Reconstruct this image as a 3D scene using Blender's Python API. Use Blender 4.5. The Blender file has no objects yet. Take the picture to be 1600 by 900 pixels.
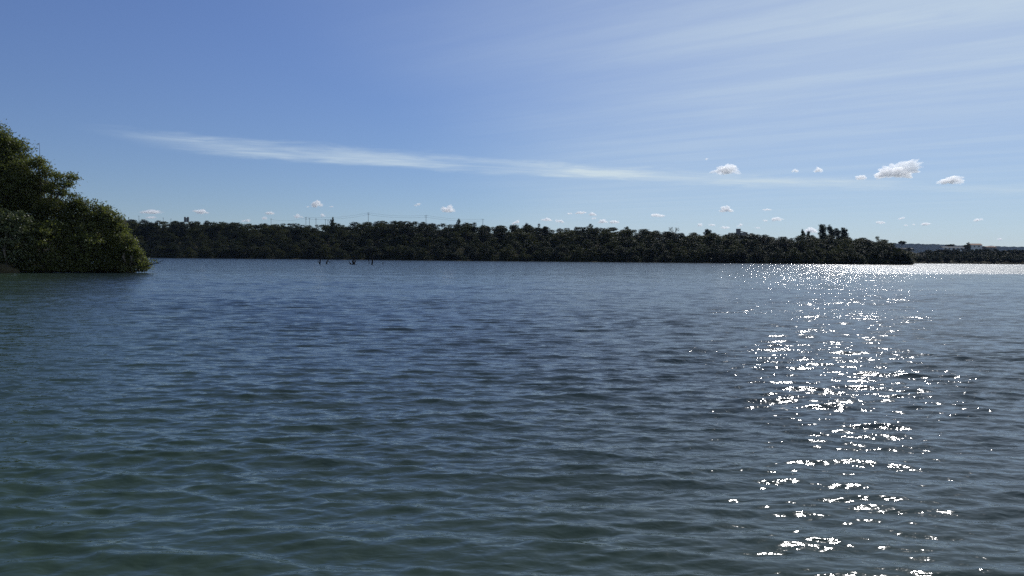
import bpy, math, random
import numpy as np
from mathutils import Matrix, Vector

R = math.radians
scene = bpy.context.scene
COL = scene.collection
rng = np.random.default_rng(7)

# ------------------------------------------------------------------ camera
F = 1208.0                                  # focal length in pixels of a 1600 px wide frame
CAM_H = 1.8
cam_data = bpy.data.cameras.new('camera')
cam = bpy.data.objects.new('camera', cam_data)
COL.objects.link(cam)
cam_data.sensor_width = 36.0
cam_data.lens = 36.0 * F / 1600.0
cam_data.clip_start = 0.1
cam_data.clip_end = 120000.0
CAM_M = Matrix.Translation((0, 0, CAM_H)) @ Matrix.Rotation(R(90 - 2.25), 4, 'X') @ Matrix.Rotation(R(0.45), 4, 'Z')
cam.matrix_world = CAM_M
scene.camera = cam

# ------------------------------------------------------------------ sky and sun
SUN_EL, SUN_AZ = 40.0, 29.0                 # azimuth to the right of the view direction (+Y)
world = bpy.data.worlds.new('World')
scene.world = world
world.use_nodes = True
wn, wl = world.node_tree.nodes, world.node_tree.links
wn.clear()


def N(nodes, kind, **kw):
    n = nodes.new(kind)
    for k, v in kw.items():
        setattr(n, k, v)
    return n


def math_node(nodes, links, op, a, b=None, c=None, clamp=False):
    n = nodes.new('ShaderNodeMath')
    n.operation = op
    n.use_clamp = clamp
    for i, v in enumerate((a, b, c)):
        if v is None:
            continue
        if isinstance(v, (int, float)):
            n.inputs[i].default_value = v
        else:
            links.new(v, n.inputs[i])
    return n.outputs[0]


def smooth(nodes, links, v, lo, hi):
    n = nodes.new('ShaderNodeMapRange')
    n.interpolation_type = 'SMOOTHSTEP'
    n.inputs['From Min'].default_value = lo
    n.inputs['From Max'].default_value = hi
    links.new(v, n.inputs['Value'])
    return n.outputs['Result']


def W(op, a, b=None, c=None, clamp=False):
    return math_node(wn, wl, op, a, b, c, clamp)


sky = N(wn, 'ShaderNodeTexSky', sky_type='NISHITA')
sky.sun_disc = False
sky.sun_elevation = R(SUN_EL)
sky.sun_rotation = R(SUN_AZ)
sky.altitude = 900.0
sky.air_density = 0.9
sky.dust_density = 0.2
sky.ozone_density = 2.0
tc = N(wn, 'ShaderNodeTexCoord')
sep = N(wn, 'ShaderNodeSeparateXYZ')
wl.new(tc.outputs['Generated'], sep.inputs[0])
zz = W('MAXIMUM', sep.outputs['Z'], 0.03)
px_ = W('DIVIDE', sep.outputs['X'], zz)      # where the view ray meets a high flat cloud layer
py_ = W('DIVIDE', sep.outputs['Y'], zz)


def wnoise(ux, uy, scale, detail, rough, dist=0.0):
    cb = N(wn, 'ShaderNodeCombineXYZ')
    wl.new(ux, cb.inputs[0]); wl.new(uy, cb.inputs[1])
    t = N(wn, 'ShaderNodeTexNoise')
    t.inputs['Scale'].default_value = scale
    t.inputs['Detail'].default_value = detail
    t.inputs['Roughness'].default_value = rough
    t.inputs['Distortion'].default_value = dist
    wl.new(cb.outputs[0], t.inputs['Vector'])
    return t.outputs['Fac']


# long cirrus streamer: a band of the layer round a gently curving line
pp = np.polyfit([-3.38, -1.62, -0.57, 0.91, 4.19, 7.15], [6.95, 7.55, 8.5, 9.2, 10.15, 10.8], 3)
yc = W('ADD', W('MULTIPLY', W('ADD', W('MULTIPLY', W('ADD', W('MULTIPLY', px_, float(pp[0])), float(pp[1])), px_), float(pp[2])), px_), float(pp[3]))
wob = wnoise(px_, py_, 0.55, 3.0, 0.55, 0.4)
dist_line = W('ABSOLUTE', W('ADD', W('SUBTRACT', py_, yc), W('ADD', W('MULTIPLY', W('SUBTRACT', wob, 0.5), 1.0), W('MULTIPLY', W('SUBTRACT', wnoise(W('MULTIPLY', px_, 0.8), py_, 2.6, 5.0, 0.65, 0.8), 0.5), 1.1))))
fib = wnoise(W('ADD', W('MULTIPLY', px_, 0.55), W('MULTIPLY', py_, 0.2)),
             W('SUBTRACT', W('MULTIPLY', py_, 1.6), W('MULTIPLY', px_, 0.55)), 1.1, 5.0, 0.6, 0.6)
band = W('SUBTRACT', 1.0, smooth(wn, wl, dist_line, 0.0, 0.95))
ends = W('MULTIPLY', smooth(wn, wl, px_, -3.55, -2.5), W('SUBTRACT', 1.0, smooth(wn, wl, px_, 1.2, 6.0)))
ends = W('ADD', W('MULTIPLY', ends, 0.6), W('MULTIPLY', smooth(wn, wl, px_, -3.55, -2.5), 0.4))
lump = smooth(wn, wl, wnoise(W('MULTIPLY', px_, 0.62), W('MULTIPLY', py_, 0.5), 1.25, 2.0, 0.5, 0.5), 0.30, 0.64)
band = W('MULTIPLY', W('MULTIPLY', W('MULTIPLY', band, ends), smooth(wn, wl, fib, 0.14, 0.66)), W('ADD', 0.5, W('MULTIPLY', lump, 0.6)))
# thin cirrus veil, combed into streaks, thickening towards the right
ua = W('ADD', W('MULTIPLY', px_, 0.80), W('MULTIPLY', py_, -0.60))     # along the streaks
ub = W('ADD', W('MULTIPLY', px_, 0.60), W('MULTIPLY', py_, 0.80))      # across them
st1 = wnoise(W('MULTIPLY', ua, 0.22), W('MULTIPLY', ub, 1.3), 1.6, 6.0, 0.55, 0.35)
st3 = wnoise(W('MULTIPLY', ua, 0.30), W('MULTIPLY', ub, 1.5), 5.0, 5.0, 0.65, 0.9)
st1 = W('ADD', W('MULTIPLY', st1, 0.72), W('MULTIPLY', st3, 0.28))
st2 = wnoise(W('MULTIPLY', ua, 0.5), W('MULTIPLY', ub, 0.7), 0.55, 3.0, 0.5, 0.5)
edge = smooth(wn, wl, W('ADD', W('MULTIPLY', px_, 0.9), W('MULTIPLY', W('SUBTRACT', st2, 0.5), 1.3)), -1.1, 1.7)
veil = W('MULTIPLY', edge, W('ADD', 0.70, W('MULTIPLY', smooth(wn, wl, st1, 0.34, 0.70), 0.32)))
veil = W('MULTIPLY', veil, W('ADD', 0.42, W('MULTIPLY', smooth(wn, wl, sep.outputs['Z'], 0.04, 0.30), 0.58)))   # thins out with distance
cov = W('ADD', W('MULTIPLY', band, 0.78), W('MULTIPLY', veil, 0.80), clamp=True)
mixc = N(wn, 'ShaderNodeMix', data_type='RGBA')
wl.new(cov, mixc.inputs['Factor'])
tint = N(wn, 'ShaderNodeMix', data_type='RGBA', blend_type='MULTIPLY')
tint.inputs['Factor'].default_value = 1.0
tint.inputs['B'].default_value = (0.60, 0.645, 0.83, 1)   # the camera's cool white balance
tz = N(wn, 'ShaderNodeMix', data_type='RGBA')            # lower sky a little duller than clean air
tz.inputs['A'].default_value = (0.475, 0.53, 0.635, 1)
tz.inputs['B'].default_value = (0.60, 0.645, 0.83, 1)
wl.new(smooth(wn, wl, sep.outputs['Z'], 0.0, 0.34), tz.inputs['Factor'])
wl.new(tz.outputs['Result'], tint.inputs['B'])
wl.new(sky.outputs[0], tint.inputs['A'])
wl.new(tint.outputs['Result'], mixc.inputs['A'])
mixc.inputs['B'].default_value = (5.6, 6.65, 7.35, 1)
bg = N(wn, 'ShaderNodeBackground')
bg.inputs['Strength'].default_value = 0.107
wl.new(mixc.outputs['Result'], bg.inputs['Color'])
wo = N(wn, 'ShaderNodeOutputWorld')
wl.new(bg.outputs[0], wo.inputs['Surface'])

sd = bpy.data.lights.new('sun', 'SUN')
sd.energy = 3.2
sd.angle = R(0.53)
sd.color = (1.0, 0.98, 0.95)
sun = bpy.data.objects.new('sun', sd)
COL.objects.link(sun)
sdir = Vector((math.sin(R(SUN_AZ)) * math.cos(R(SUN_EL)), math.cos(R(SUN_AZ)) * math.cos(R(SUN_EL)), math.sin(R(SUN_EL))))
sun.rotation_euler = sdir.to_track_quat('Z', 'Y').to_euler()

vs = scene.view_settings
vs.view_transform = 'Standard'
vs.look = 'None'
vs.exposure = 0.0
vs.gamma = 1.0
vs.use_curve_mapping = False
scene.render.engine = 'CYCLES'
scene.cycles.max_bounces = 16
scene.cycles.volume_bounces = 12
scene.cycles.transparent_max_bounces = 8
scene.cycles.sample_clamp_indirect = 1.0
scene.cycles.caustics_reflective = False
scene.cycles.use_denoising = False
scene.cycles.use_adaptive_sampling = False


# ------------------------------------------------------------------ helpers
def pt(px, py, Y):
    """the point at depth Y that the photograph shows at pixel (px, py)"""
    d = CAM_M.to_3x3() @ Vector(((px - 800) / F, (450 - py) / F, -1.0))
    s = Y / d.y
    return Vector((d.x * s, Y, CAM_H + d.z * s))


def px_of(x, Y):
    return 800 + F * x / Y


def mesh_np(name, verts, faces, smooth_shade=False):
    """faces: (n, k) int array"""
    verts = np.asarray(verts, dtype=np.float32)
    faces = np.asarray(faces, dtype=np.int32)
    me = bpy.data.meshes.new(name)
    n, k = faces.shape
    me.vertices.add(len(verts))
    me.vertices.foreach_set('co', verts.ravel())
    me.loops.add(n * k)
    me.loops.foreach_set('vertex_index', faces.ravel())
    me.polygons.add(n)
    me.polygons.foreach_set('loop_start', np.arange(0, n * k, k, dtype=np.int32))
    me.polygons.foreach_set('loop_total', np.full(n, k, dtype=np.int32))
    if smooth_shade:
        me.polygons.foreach_set('use_smooth', np.ones(n, dtype=bool))
    me.update(calc_edges=True)
    return me


def obj(name, me, mat, parent=None, kind=None, label=None, cat=None, group=None):
    if mat is not None and not me.materials:
        me.materials.append(mat)
    o = bpy.data.objects.new(name, me)
    COL.objects.link(o)
    o.parent = parent
    props(o, kind, label, cat, group)
    return o


def props(o, kind=None, label=None, cat=None, group=None):
    for k, v in (('kind', kind), ('label', label), ('category', cat), ('group', group)):
        if v:
            o[k] = v


def empty(name, loc, label, cat, group=None, rz=0.0):
    o = bpy.data.objects.new(name, None)
    o.empty_display_size = 0.3
    COL.objects.link(o)
    o.location = loc
    o.rotation_euler = (0, 0, rz)
    props(o, None, label, cat, group)
    return o


class MB:
    """collects quads and triangles (triangles as quads with a repeated loop are avoided: kept apart)"""
    def __init__(s):
        s.v, s.f = [], []

    def box(s, c, size, rz=0.0):
        cx, cy, cz = c
        hx, hy, hz = size[0] / 2, size[1] / 2, size[2] / 2
        b = len(s.v)
        ca, sa = math.cos(rz), math.sin(rz)
        for dz in (-hz, hz):
            for dx, dy in ((-hx, -hy), (hx, -hy), (hx, hy), (-hx, hy)):
                s.v.append((cx + dx * ca - dy * sa, cy + dx * sa + dy * ca, cz + dz))
        for q in ((0, 3, 2, 1), (4, 5, 6, 7), (0, 1, 5, 4), (1, 2, 6, 5), (2, 3, 7, 6), (3, 0, 4, 7)):
            s.f.append(tuple(b + i for i in q))
        return s

    def tube(s, pts, rad, sides=6, cap=True):
        pts = [Vector(p) for p in pts]
        b = len(s.v)
        n = len(pts)
        for i, p in enumerate(pts):
            t = (pts[min(i + 1, n - 1)] - pts[max(i - 1, 0)])
            t = t.normalized() if t.length > 1e-9 else Vector((0, 0, 1))
            up = Vector((1, 0, 0)) if abs(t.x) < 0.8 else Vector((0, 1, 0))
            a = t.cross(up).normalized()
            c = t.cross(a)
            for k in range(sides):
                an = 2 * math.pi * k / sides
                s.v.append(tuple(p + (a * math.cos(an) + c * math.sin(an)) * rad[i]))
        for i in range(n - 1):
            for k in range(sides):
                k2 = (k + 1) % sides
                s.f.append((b + i * sides + k, b + i * sides + k2, b + (i + 1) * sides + k2, b + (i + 1) * sides + k))
        if cap:
            s.f.append(tuple(b + k for k in range(sides))[::-1])
            s.f.append(tuple(b + (n - 1) * sides + k for k in range(sides)))
        return s

    def poly(s, pts, idx):
        b = len(s.v)
        s.v += [tuple(p) for p in pts]
        s.f += [tuple(b + i for i in q) for q in idx]
        return s

    def mesh(s, name, sm=False):
        me = bpy.data.meshes.new(name)
        me.from_pydata(s.v, [], s.f)
        if sm:
            me.polygons.foreach_set('use_smooth', np.ones(len(me.polygons), dtype=bool))
        me.update()
        return me


# ------------------------------------------------------------------ materials
def new_mat(name):
    m = bpy.data.materials.new(name)
    m.use_nodes = True
    m.node_tree.nodes.clear()
    return m, m.node_tree.nodes, m.node_tree.links


def mnoise(nd, lk, coord, scale, detail=3.0, rough=0.5, sx=1, sy=1, sz=1, dist=0.0):
    mp = N(nd, 'ShaderNodeMapping')
    mp.inputs['Scale'].default_value = (sx, sy, sz)
    lk.new(coord, mp.inputs['Vector'])
    t = N(nd, 'ShaderNodeTexNoise')
    t.inputs['Scale'].default_value = scale
    t.inputs['Detail'].default_value = detail
    t.inputs['Roughness'].default_value = rough
    t.inputs['Distortion'].default_value = dist
    lk.new(mp.outputs[0], t.inputs['Vector'])
    return t.outputs['Fac']


def ramp(nd, lk, fac, stops):
    r = N(nd, 'ShaderNodeValToRGB')
    e = r.color_ramp.elements
    while len(e) < len(stops):
        e.new(0.5)
    for i, (p, c) in enumerate(stops):
        e[i].position = p
        e[i].color = (c[0], c[1], c[2], 1)
    lk.new(fac, r.inputs[0])
    return r.outputs[0]


def simple_mat(name, col_a, col_b, scale=3.0, rough=0.8, bump=0.0, spec=0.3):
    m, nd, lk = new_mat(name)
    g = N(nd, 'ShaderNodeNewGeometry')
    f = mnoise(nd, lk, g.outputs['Position'], scale, 5.0, 0.6)
    c = ramp(nd, lk, f, [(0.3, col_a), (0.7, col_b)])
    b = N(nd, 'ShaderNodeBsdfPrincipled')
    lk.new(c, b.inputs['Base Color'])
    b.inputs['Roughness'].default_value = rough
    b.inputs['Specular IOR Level'].default_value = spec
    if bump:
        bp = N(nd, 'ShaderNodeBump')
        bp.inputs['Distance'].default_value = bump
        lk.new(f, bp.inputs['Height'])
        lk.new(bp.outputs[0], b.inputs['Normal'])
    o = N(nd, 'ShaderNodeOutputMaterial')
    lk.new(b.outputs[0], o.inputs['Surface'])
    return m


def leaf_mat(name, dark, mid, light, scale, trans=0.35, gloss=0.35, vary=0.22):
    m, nd, lk = new_mat(name)
    g = N(nd, 'ShaderNodeNewGeometry')
    oi = N(nd, 'ShaderNodeObjectInfo')
    f1 = mnoise(nd, lk, g.outputs['Position'], scale, 3.0, 0.6)
    f2 = mnoise(nd, lk, g.outputs['Position'], scale * 7, 2.0, 0.6)
    v = math_node(nd, lk, 'ADD', math_node(nd, lk, 'MULTIPLY', f1, 0.55), math_node(nd, lk, 'MULTIPLY', f2, 0.35))
    v = math_node(nd, lk, 'ADD', v, math_node(nd, lk, 'MULTIPLY', math_node(nd, lk, 'SUBTRACT', oi.outputs['Random'], 0.5), vary))
    c = ramp(nd, lk, v, [(0.28, dark), (0.45, mid), (0.66, light)])
    b = N(nd, 'ShaderNodeBsdfPrincipled')
    lk.new(c, b.inputs['Base Color'])
    b.inputs['Roughness'].default_value = 0.5
    b.inputs['Specular IOR Level'].default_value = gloss
    t = N(nd, 'ShaderNodeBsdfTranslucent')
    tcol = N(nd, 'ShaderNodeMix', data_type='RGBA', blend_type='MULTIPLY')
    tcol.inputs['Factor'].default_value = 1.0
    tcol.inputs['B'].default_value = (1.12, 1.2, 0.62, 1)
    lk.new(c, tcol.inputs['A'])
    lk.new(tcol.outputs['Result'], t.inputs['Color'])
    mx = N(nd, 'ShaderNodeMixShader')
    mx.inputs[0].default_value = trans
    lk.new(b.outputs[0], mx.inputs[1])
    lk.new(t.outputs[0], mx.inputs[2])
    o = N(nd, 'ShaderNodeOutputMaterial')
    lk.new(mx.outputs[0], o.inputs['Surface'])
    return m


M_leaf_near = leaf_mat('leaf_near', (0.066, 0.075, 0.027), (0.112, 0.124, 0.045), (0.182, 0.186, 0.076), 0.45, 0.52, 0.35)
M_leaf_pale = leaf_mat('leaf_pale', (0.064, 0.080, 0.034), (0.115, 0.132, 0.060), (0.190, 0.200, 0.105), 0.8, 0.3, 0.5)
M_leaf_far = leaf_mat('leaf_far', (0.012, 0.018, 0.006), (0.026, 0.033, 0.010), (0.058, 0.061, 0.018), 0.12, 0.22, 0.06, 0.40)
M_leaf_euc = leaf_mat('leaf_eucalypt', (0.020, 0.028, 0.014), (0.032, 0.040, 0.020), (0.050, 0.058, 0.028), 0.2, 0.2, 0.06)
M_bark = simple_mat('bark', (0.07, 0.056, 0.042), (0.17, 0.145, 0.115), 4.0, 0.9, 0.02)
M_dead = simple_mat('dead_wood', (0.012, 0.010, 0.008), (0.030, 0.025, 0.020), 6.0, 0.85, 0.01, 0.05)
M_soil = simple_mat('shore_soil', (0.022, 0.021, 0.012), (0.050, 0.045, 0.024), 0.15, 0.95, 0.05, 0.03)
M_hill = simple_mat('hill_cover', (0.012, 0.018, 0.011), (0.026, 0.031, 0.018), 0.02, 0.95, 0.0, 0.0)
M_concrete = simple_mat('concrete', (0.16, 0.155, 0.145), (0.28, 0.27, 0.25), 1.2, 0.9)
M_tank = simple_mat('tank_grey', (0.10, 0.10, 0.10), (0.17, 0.17, 0.17), 1.0, 0.6)
M_white = simple_mat('white_wall', (0.62, 0.61, 0.58), (0.78, 0.77, 0.74), 0.8, 0.85)
M_roof = simple_mat('clay_roof', (0.20, 0.105, 0.065), (0.32, 0.18, 0.11), 2.5, 0.85)
M_pole = simple_mat('pole_concrete', (0.12, 0.12, 0.115), (0.2, 0.2, 0.19), 2.0, 0.85)
M_wire = simple_mat('wire', (0.05, 0.05, 0.05), (0.07, 0.07, 0.07), 2.0, 0.5)
M_dry = leaf_mat('dry_grass', (0.10, 0.080, 0.045), (0.17, 0.135, 0.075), (0.24, 0.20, 0.115), 1.5, 0.25, 0.2)
m, nd, lk = new_mat('window_glass')
b = N(nd, 'ShaderNodeBsdfPrincipled')
b.inputs['Base Color'].default_value = (0.02, 0.025, 0.03, 1)
b.inputs['Roughness'].default_value = 0.08
lk.new(b.outputs[0], N(nd, 'ShaderNodeOutputMaterial').inputs['Surface'])
M_glass = m


def make_water_mat():
    m, nd, lk = new_mat('lake_water')

    def mm(op, a, b=None, c=None, clamp=False):
        return math_node(nd, lk, op, a, b, c, clamp)
    g = N(nd, 'ShaderNodeNewGeometry')
    P = g.outputs['Position']
    sp = N(nd, 'ShaderNodeSeparateXYZ')
    lk.new(P, sp.inputs[0])
    X, Y = sp.outputs['X'], sp.outputs['Y']
    # ripples finer than the mesh carries
    n1 = mnoise(nd, lk, P, 7.0, 2.0, 0.55, 0.7, 1.3, 1.0, 0.3)
    n2 = mnoise(nd, lk, P, 20.0, 2.0, 0.5, 1.0, 1.15, 1.0, 0.2)
    n3 = mnoise(nd, lk, P, 1.3, 4.0, 0.62, 0.55, 1.3, 1.0, 0.2)
    n4 = mnoise(nd, lk, P, 0.42, 4.0, 0.65, 0.30, 1.5, 1.0, 0.3)
    far = smooth(nd, lk, Y, 7.0, 24.0)
    fine = mm('ADD', 0.55, mm('MULTIPLY', smooth(nd, lk, Y, 4.0, 16.0), 0.45))
    far2 = smooth(nd, lk, Y, 16.0, 90.0)
    # gust patches: some water is ruffled, some is smoother
    gust = smooth(nd, lk, mnoise(nd, lk, P, 0.09, 3.0, 0.55, 0.5, 1.2), 0.32, 0.68)
    # a wind-ruffled reach beyond the near water on the right
    wx = mm('ADD', Y, mm('MULTIPLY', mm('SUBTRACT', mnoise(nd, lk, P, 0.03, 3.0, 0.6), 0.5), 22.0))
    reach = mm('MULTIPLY', smooth(nd, lk, wx, 100.0, 114.0),
               smooth(nd, lk, mm('SUBTRACT', X, mm('MULTIPLY', Y, 0.34)), 0.0, 46.0))
    h = mm('MULTIPLY', n1, mm('ADD', 0.0095, mm('MULTIPLY', gust, 0.0085)))
    h = mm('ADD', h, mm('MULTIPLY', mm('MULTIPLY', n2, fine), mm('ADD', 0.0024, mm('MULTIPLY', gust, 0.0034))))
    streak = smooth(nd, lk, mnoise(nd, lk, P, 0.20, 3.0, 0.6, 0.22, 1.2, 1.0, 0.2), 0.34, 0.66)
    h = mm('ADD', h, mm('MULTIPLY', mm('MULTIPLY', n3, far), mm('ADD', mm('ADD', 0.028, mm('MULTIPLY', streak, 0.075)), mm('MULTIPLY', reach, 0.34))))
    h = mm('ADD', h, mm('MULTIPLY', mm('MULTIPLY', n4, far2), 0.36))
    n5 = mnoise(nd, lk, P, 0.11, 3.0, 0.6, 0.35, 1.25, 1.0, 0.3)
    h = mm('ADD', h, mm('MULTIPLY', mm('MULTIPLY', n5, smooth(nd, lk, Y, 22.0, 130.0)), 0.60))
    bp = N(nd, 'ShaderNodeBump')
    bp.inputs['Strength'].default_value = 1.0
    bp.inputs['Filter Width'].default_value = 0.02
    bp.inputs['Distance'].default_value = 1.0
    lk.new(h, bp.inputs['Height'])
    # body colour: murky green, greener over the shallows on the left
    shal = smooth(nd, lk, mm('ADD', mm('MULTIPLY', X, 1.5), Y), 18.0, -5.0)
    tone = mm('ADD', mm('MULTIPLY', mm('SUBTRACT', mnoise(nd, lk, P, 0.16, 3.0, 0.5), 0.5), 0.5), shal)
    c = ramp(nd, lk, tone, [(0.05, (0.018, 0.030, 0.032)), (0.5, (0.026, 0.041, 0.031)), (0.95, (0.035, 0.058, 0.033))])
    b = N(nd, 'ShaderNodeBsdfPrincipled')
    lk.new(c, b.inputs['Base Color'])
    b.inputs['IOR'].default_value = 1.333
    lk.new(mm('ADD', mm('ADD', 0.06, mm('MULTIPLY', far, 0.06)), mm('MULTIPLY', reach, 0.20)), b.inputs['Roughness'])
    lk.new(bp.outputs[0], b.inputs['Normal'])
    lk.new(b.outputs[0], N(nd, 'ShaderNodeOutputMaterial').inputs['Surface'])
    return m


M_water = make_water_mat()

# ------------------------------------------------------------------ lake
def build_lake():
    r = np.random.default_rng(11)
    ys = [-3.0]
    while ys[-1] < 640:
        y = ys[-1]
        ys.append(y + (0.027 if y < 7.5 else 0.0038 * y))
    ys = np.array(ys)
    nc = 540
    s = np.linspace(-0.92, 0.92, nc)
    Yg, S = np.meshgrid(ys, s, indexing='ij')
    Xg = S * (Yg + 6.0)
    spacing = np.maximum(np.gradient(ys), (ys + 6.0) * 1.84 / nc * 0.6)[:, None]
    dx = np.zeros_like(Xg); dy = np.zeros_like(Xg); z = np.zeros_like(Xg)
    lam = np.exp(r.uniform(math.log(0.085), math.log(2.0), 135))
    lam = np.sort(lam)
    gust = np.zeros_like(Xg)
    for _ in range(9):
        k = 2 * math.pi / r.uniform(5, 26)
        th = r.uniform(0, 2 * math.pi)
        gust += np.sin(k * (Xg * math.cos(th) * 0.6 + Yg * math.sin(th)) + r.uniform(0, 6.28))
    gust = 1.0 + 0.06 * gust
    for wi, L in enumerate(lam):
        k = 2 * math.pi / L
        spread = 0.20 + 0.60 * max(0.0, min(1.0, (0.6 - L) / 0.5))
        th = -math.pi / 2 + (1 if wi % 2 else -1) * abs(r.normal(0, spread))
        cx, cy = math.cos(th), math.sin(th)
        w = np.clip((L / spacing - 1.8) / 1.6, 0, 1)
        w = w * w * (3 - 2 * w)
        slope = 0.0140 * float(np.interp(L, [0.085, 0.15, 0.28, 0.45, 0.7, 1.0, 2.0], [0.9, 1.1, 1.2, 1.05, 0.62, 0.38, 0.16])) * r.uniform(0.6, 1.3)
        a = slope * math.sqrt(2) / k
        ph = k * (cx * Xg + cy * Yg) + r.uniform(0, 2 * math.pi)
        A = a * w * gust
        z += A * np.cos(ph)
        q = 1.25
        sn = np.sin(ph)
        dx -= q * A * cx * sn
        dy -= q * A * cy * sn
    # steep wavelets with cusped crests that wander and fade along their length
    for c in range(26):
        L = math.exp(r.uniform(math.log(0.22), math.log(0.80)))
        k = 2 * math.pi / L
        th = -math.pi / 2 + (1 if c % 2 else -1) * abs(r.normal(0.0, 0.19))
        cx, cy = math.cos(th), math.sin(th)
        al = -cy * Xg + cx * Yg
        ac = cx * Xg + cy * Yg
        ph = k * ac + 0.8 * np.sin(al * k * r.uniform(0.06, 0.14) + r.uniform(0, 6.28)) + 0.28 * np.sin(al * k * r.uniform(0.25, 0.4) + r.uniform(0, 6.28)) + r.uniform(0, 6.28)
        mod = 0.5 + 0.5 * np.sin(al * k * r.uniform(0.03, 0.08) + ac * k * r.uniform(-0.1, 0.1) + r.uniform(0, 6.28))
        for n in range(1, 6):                 # long face towards the viewer, short back
            w = np.clip((L / n / spacing - 1.6) / 1.4, 0, 1)
            z += (0.056 / k * math.exp(-0.2 * n) / n) * (w * w * (3 - 2 * w)) * gust * mod * np.sin(n * ph)
    V = np.stack([Xg + dx, Yg + dy, z], -1).reshape(-1, 3)
    nr = len(ys)
    i = np.arange(nr - 1)[:, None] * nc + np.arange(nc - 1)[None, :]
    Fc = np.stack([i, i + 1, i + 1 + nc, i + nc], -1).reshape(-1, 4)
    # plain water outside the finely built sector
    b0 = len(V)
    y0, y1 = ys[0], ys[-1]
    e0, e1 = 0.92 * (y0 + 6), 0.92 * (y1 + 6)
    zf = 0.0
    ext = np.array([(-e0, y0, zf), (e0, y0, zf), (e1, y1, zf), (-e1, y1, zf),
                    (-900, -250, zf), (900, -250, zf), (900, y1, zf), (-900, y1, zf)])
    V = np.vstack([V, ext])
    Fc = np.vstack([Fc, [[b0 + 4, b0 + 5, b0 + 1, b0 + 0], [b0 + 1, b0 + 5, b0 + 6, b0 + 2], [b0 + 4, b0 + 0, b0 + 3, b0 + 7]]])
    return obj('lake_water', mesh_np('lake_water', V, Fc, True), M_water, kind='structure')


build_lake()

# ------------------------------------------------------------------ ground
A_PTS = [-1.5, -0.75, -0.46, -0.265, -0.066, 0.166, 0.38, 0.505, 0.513, 0.5165, 0.52, 0.60, 0.70, 1.5]
Y_PTS = [430, 455, 450, 430, 385, 365, 345, 325, 326, 332, 515, 520, 500, 480]
V_PTS = [-40, 0, 6, 18, 40, 70, 100, 200, 400, 1000, 5400]
H_PTS = [-3.0, 0.1, 0.8, 3.0, 7.5, 12.0, 15.0, 21.5, 24, 26, 30]
K_A = [-0.6, -0.4, -0.08, 0.165, 0.30, 0.41, 0.47, 0.497, 0.505, 0.522, 0.54, 0.58, 0.8]
K_V = [1.05, 1.05, 1.0, 0.76, 0.62, 0.53, 0.44, 0.25, 0.08, 0.08, 0.45, 0.52, 0.5]


def ground_h(a, v):
    h = np.interp(v, V_PTS, H_PTS)
    k = np.interp(a, K_A, K_V)
    dip = np.clip((np.asarray(a) - 0.47) / 0.025, 0, 1) * np.clip((v - 225) / 90, 0, 1)
    k = k + np.maximum(0.45 - k, 0) * dip
    h = np.where(h > 0, h * k, h)
    ramp_v = np.clip((v - 120) / 330, 0, 1) * np.clip((3000 - v) / 2000, 0, 1)
    return h + 20.0 * np.exp(-((a + 0.53) / 0.07) ** 2) * ramp_v


def shore(a):
    return float(np.interp(a, A_PTS, Y_PTS))


def build_ground():
    a = np.unique(np.concatenate([np.linspace(-1.02, 1.02, 260), np.array(A_PTS[1:-1])]))
    v = np.array([-40, -15, 0, 3, 6, 12, 18, 28, 40, 55, 70, 85, 100, 130, 160, 200, 250, 300, 360, 420, 500, 650, 850, 1200, 2000, 3500, 5000.])
    Av, Vv = np.meshgrid(a, v, indexing='ij')
    wig = 2.2 * np.sin(Av * 95) + 1.4 * np.sin(Av * 210 + 1)
    Ys = np.interp(Av, A_PTS, Y_PTS) + wig * np.clip(1 - np.abs(Vv) / 60, 0, 1)
    Yv = Ys + Vv
    H = ground_h(Av, Vv) + 0.5 * np.sin(Av * 60) * np.clip(Vv / 60, 0, 1)
    V = np.stack([Av * Yv, Yv, H], -1).reshape(-1, 3)
    n = len(v)
    i = np.arange(len(a) - 1)[:, None] * n + np.arange(n - 1)[None, :]
    Fc = np.stack([i, i + n, i + n + 1, i + 1], -1).reshape(-1, 4)
    obj('far_shore_ground', mesh_np('far_shore_ground', V, Fc, True), M_soil, kind='structure')
    # lake bed and the land that carries on out of sight
    s = 5800
    obj('ground', mesh_np('ground', [(-s, -300, -3.2), (s, -300, -3.2), (s, s, -3.2), (-s, s, -3.2)], [[0, 1, 2, 3]]), M_soil, kind='structure')
    # wooded ridge far off
    r = np.random.default_rng(3)
    xs = np.linspace(-1500, 5600, 1500)
    rows = [(4700, 0.0), (4900, 0.45), (5050, 0.85), (5120, 1.0), (5300, 0.9), (5700, 0.0)]
    top = 118 - 0.004 * (xs - 2500) + 10 * np.sin(xs / 900.0 + 1.2) + 5 * np.sin(xs / 310.)
    nn = r.normal(0, 1, len(xs))
    lump = np.convolve(nn, np.ones(3) / 3, 'same') * 3.2
    V = []
    for y, f in rows:
        jit = np.roll(lump, int(r.integers(0, 900)))
        V.append(np.stack([xs, np.full_like(xs, y) + 30 * np.sin(xs / 240.), 8 + (top - 8) * f + jit * (f > 0.2)], -1))
    V = np.array(V).reshape(-1, 3)
    n = len(xs)
    i = np.arange(len(rows) - 1)[:, None] * n + np.arange(n - 1)[None, :]
    Fc = np.stack([i, i + 1, i + n + 1, i + n], -1).reshape(-1, 4)
    obj('hills', mesh_np('hills', V, Fc, False), M_hill, kind='structure')


build_ground()


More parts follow.
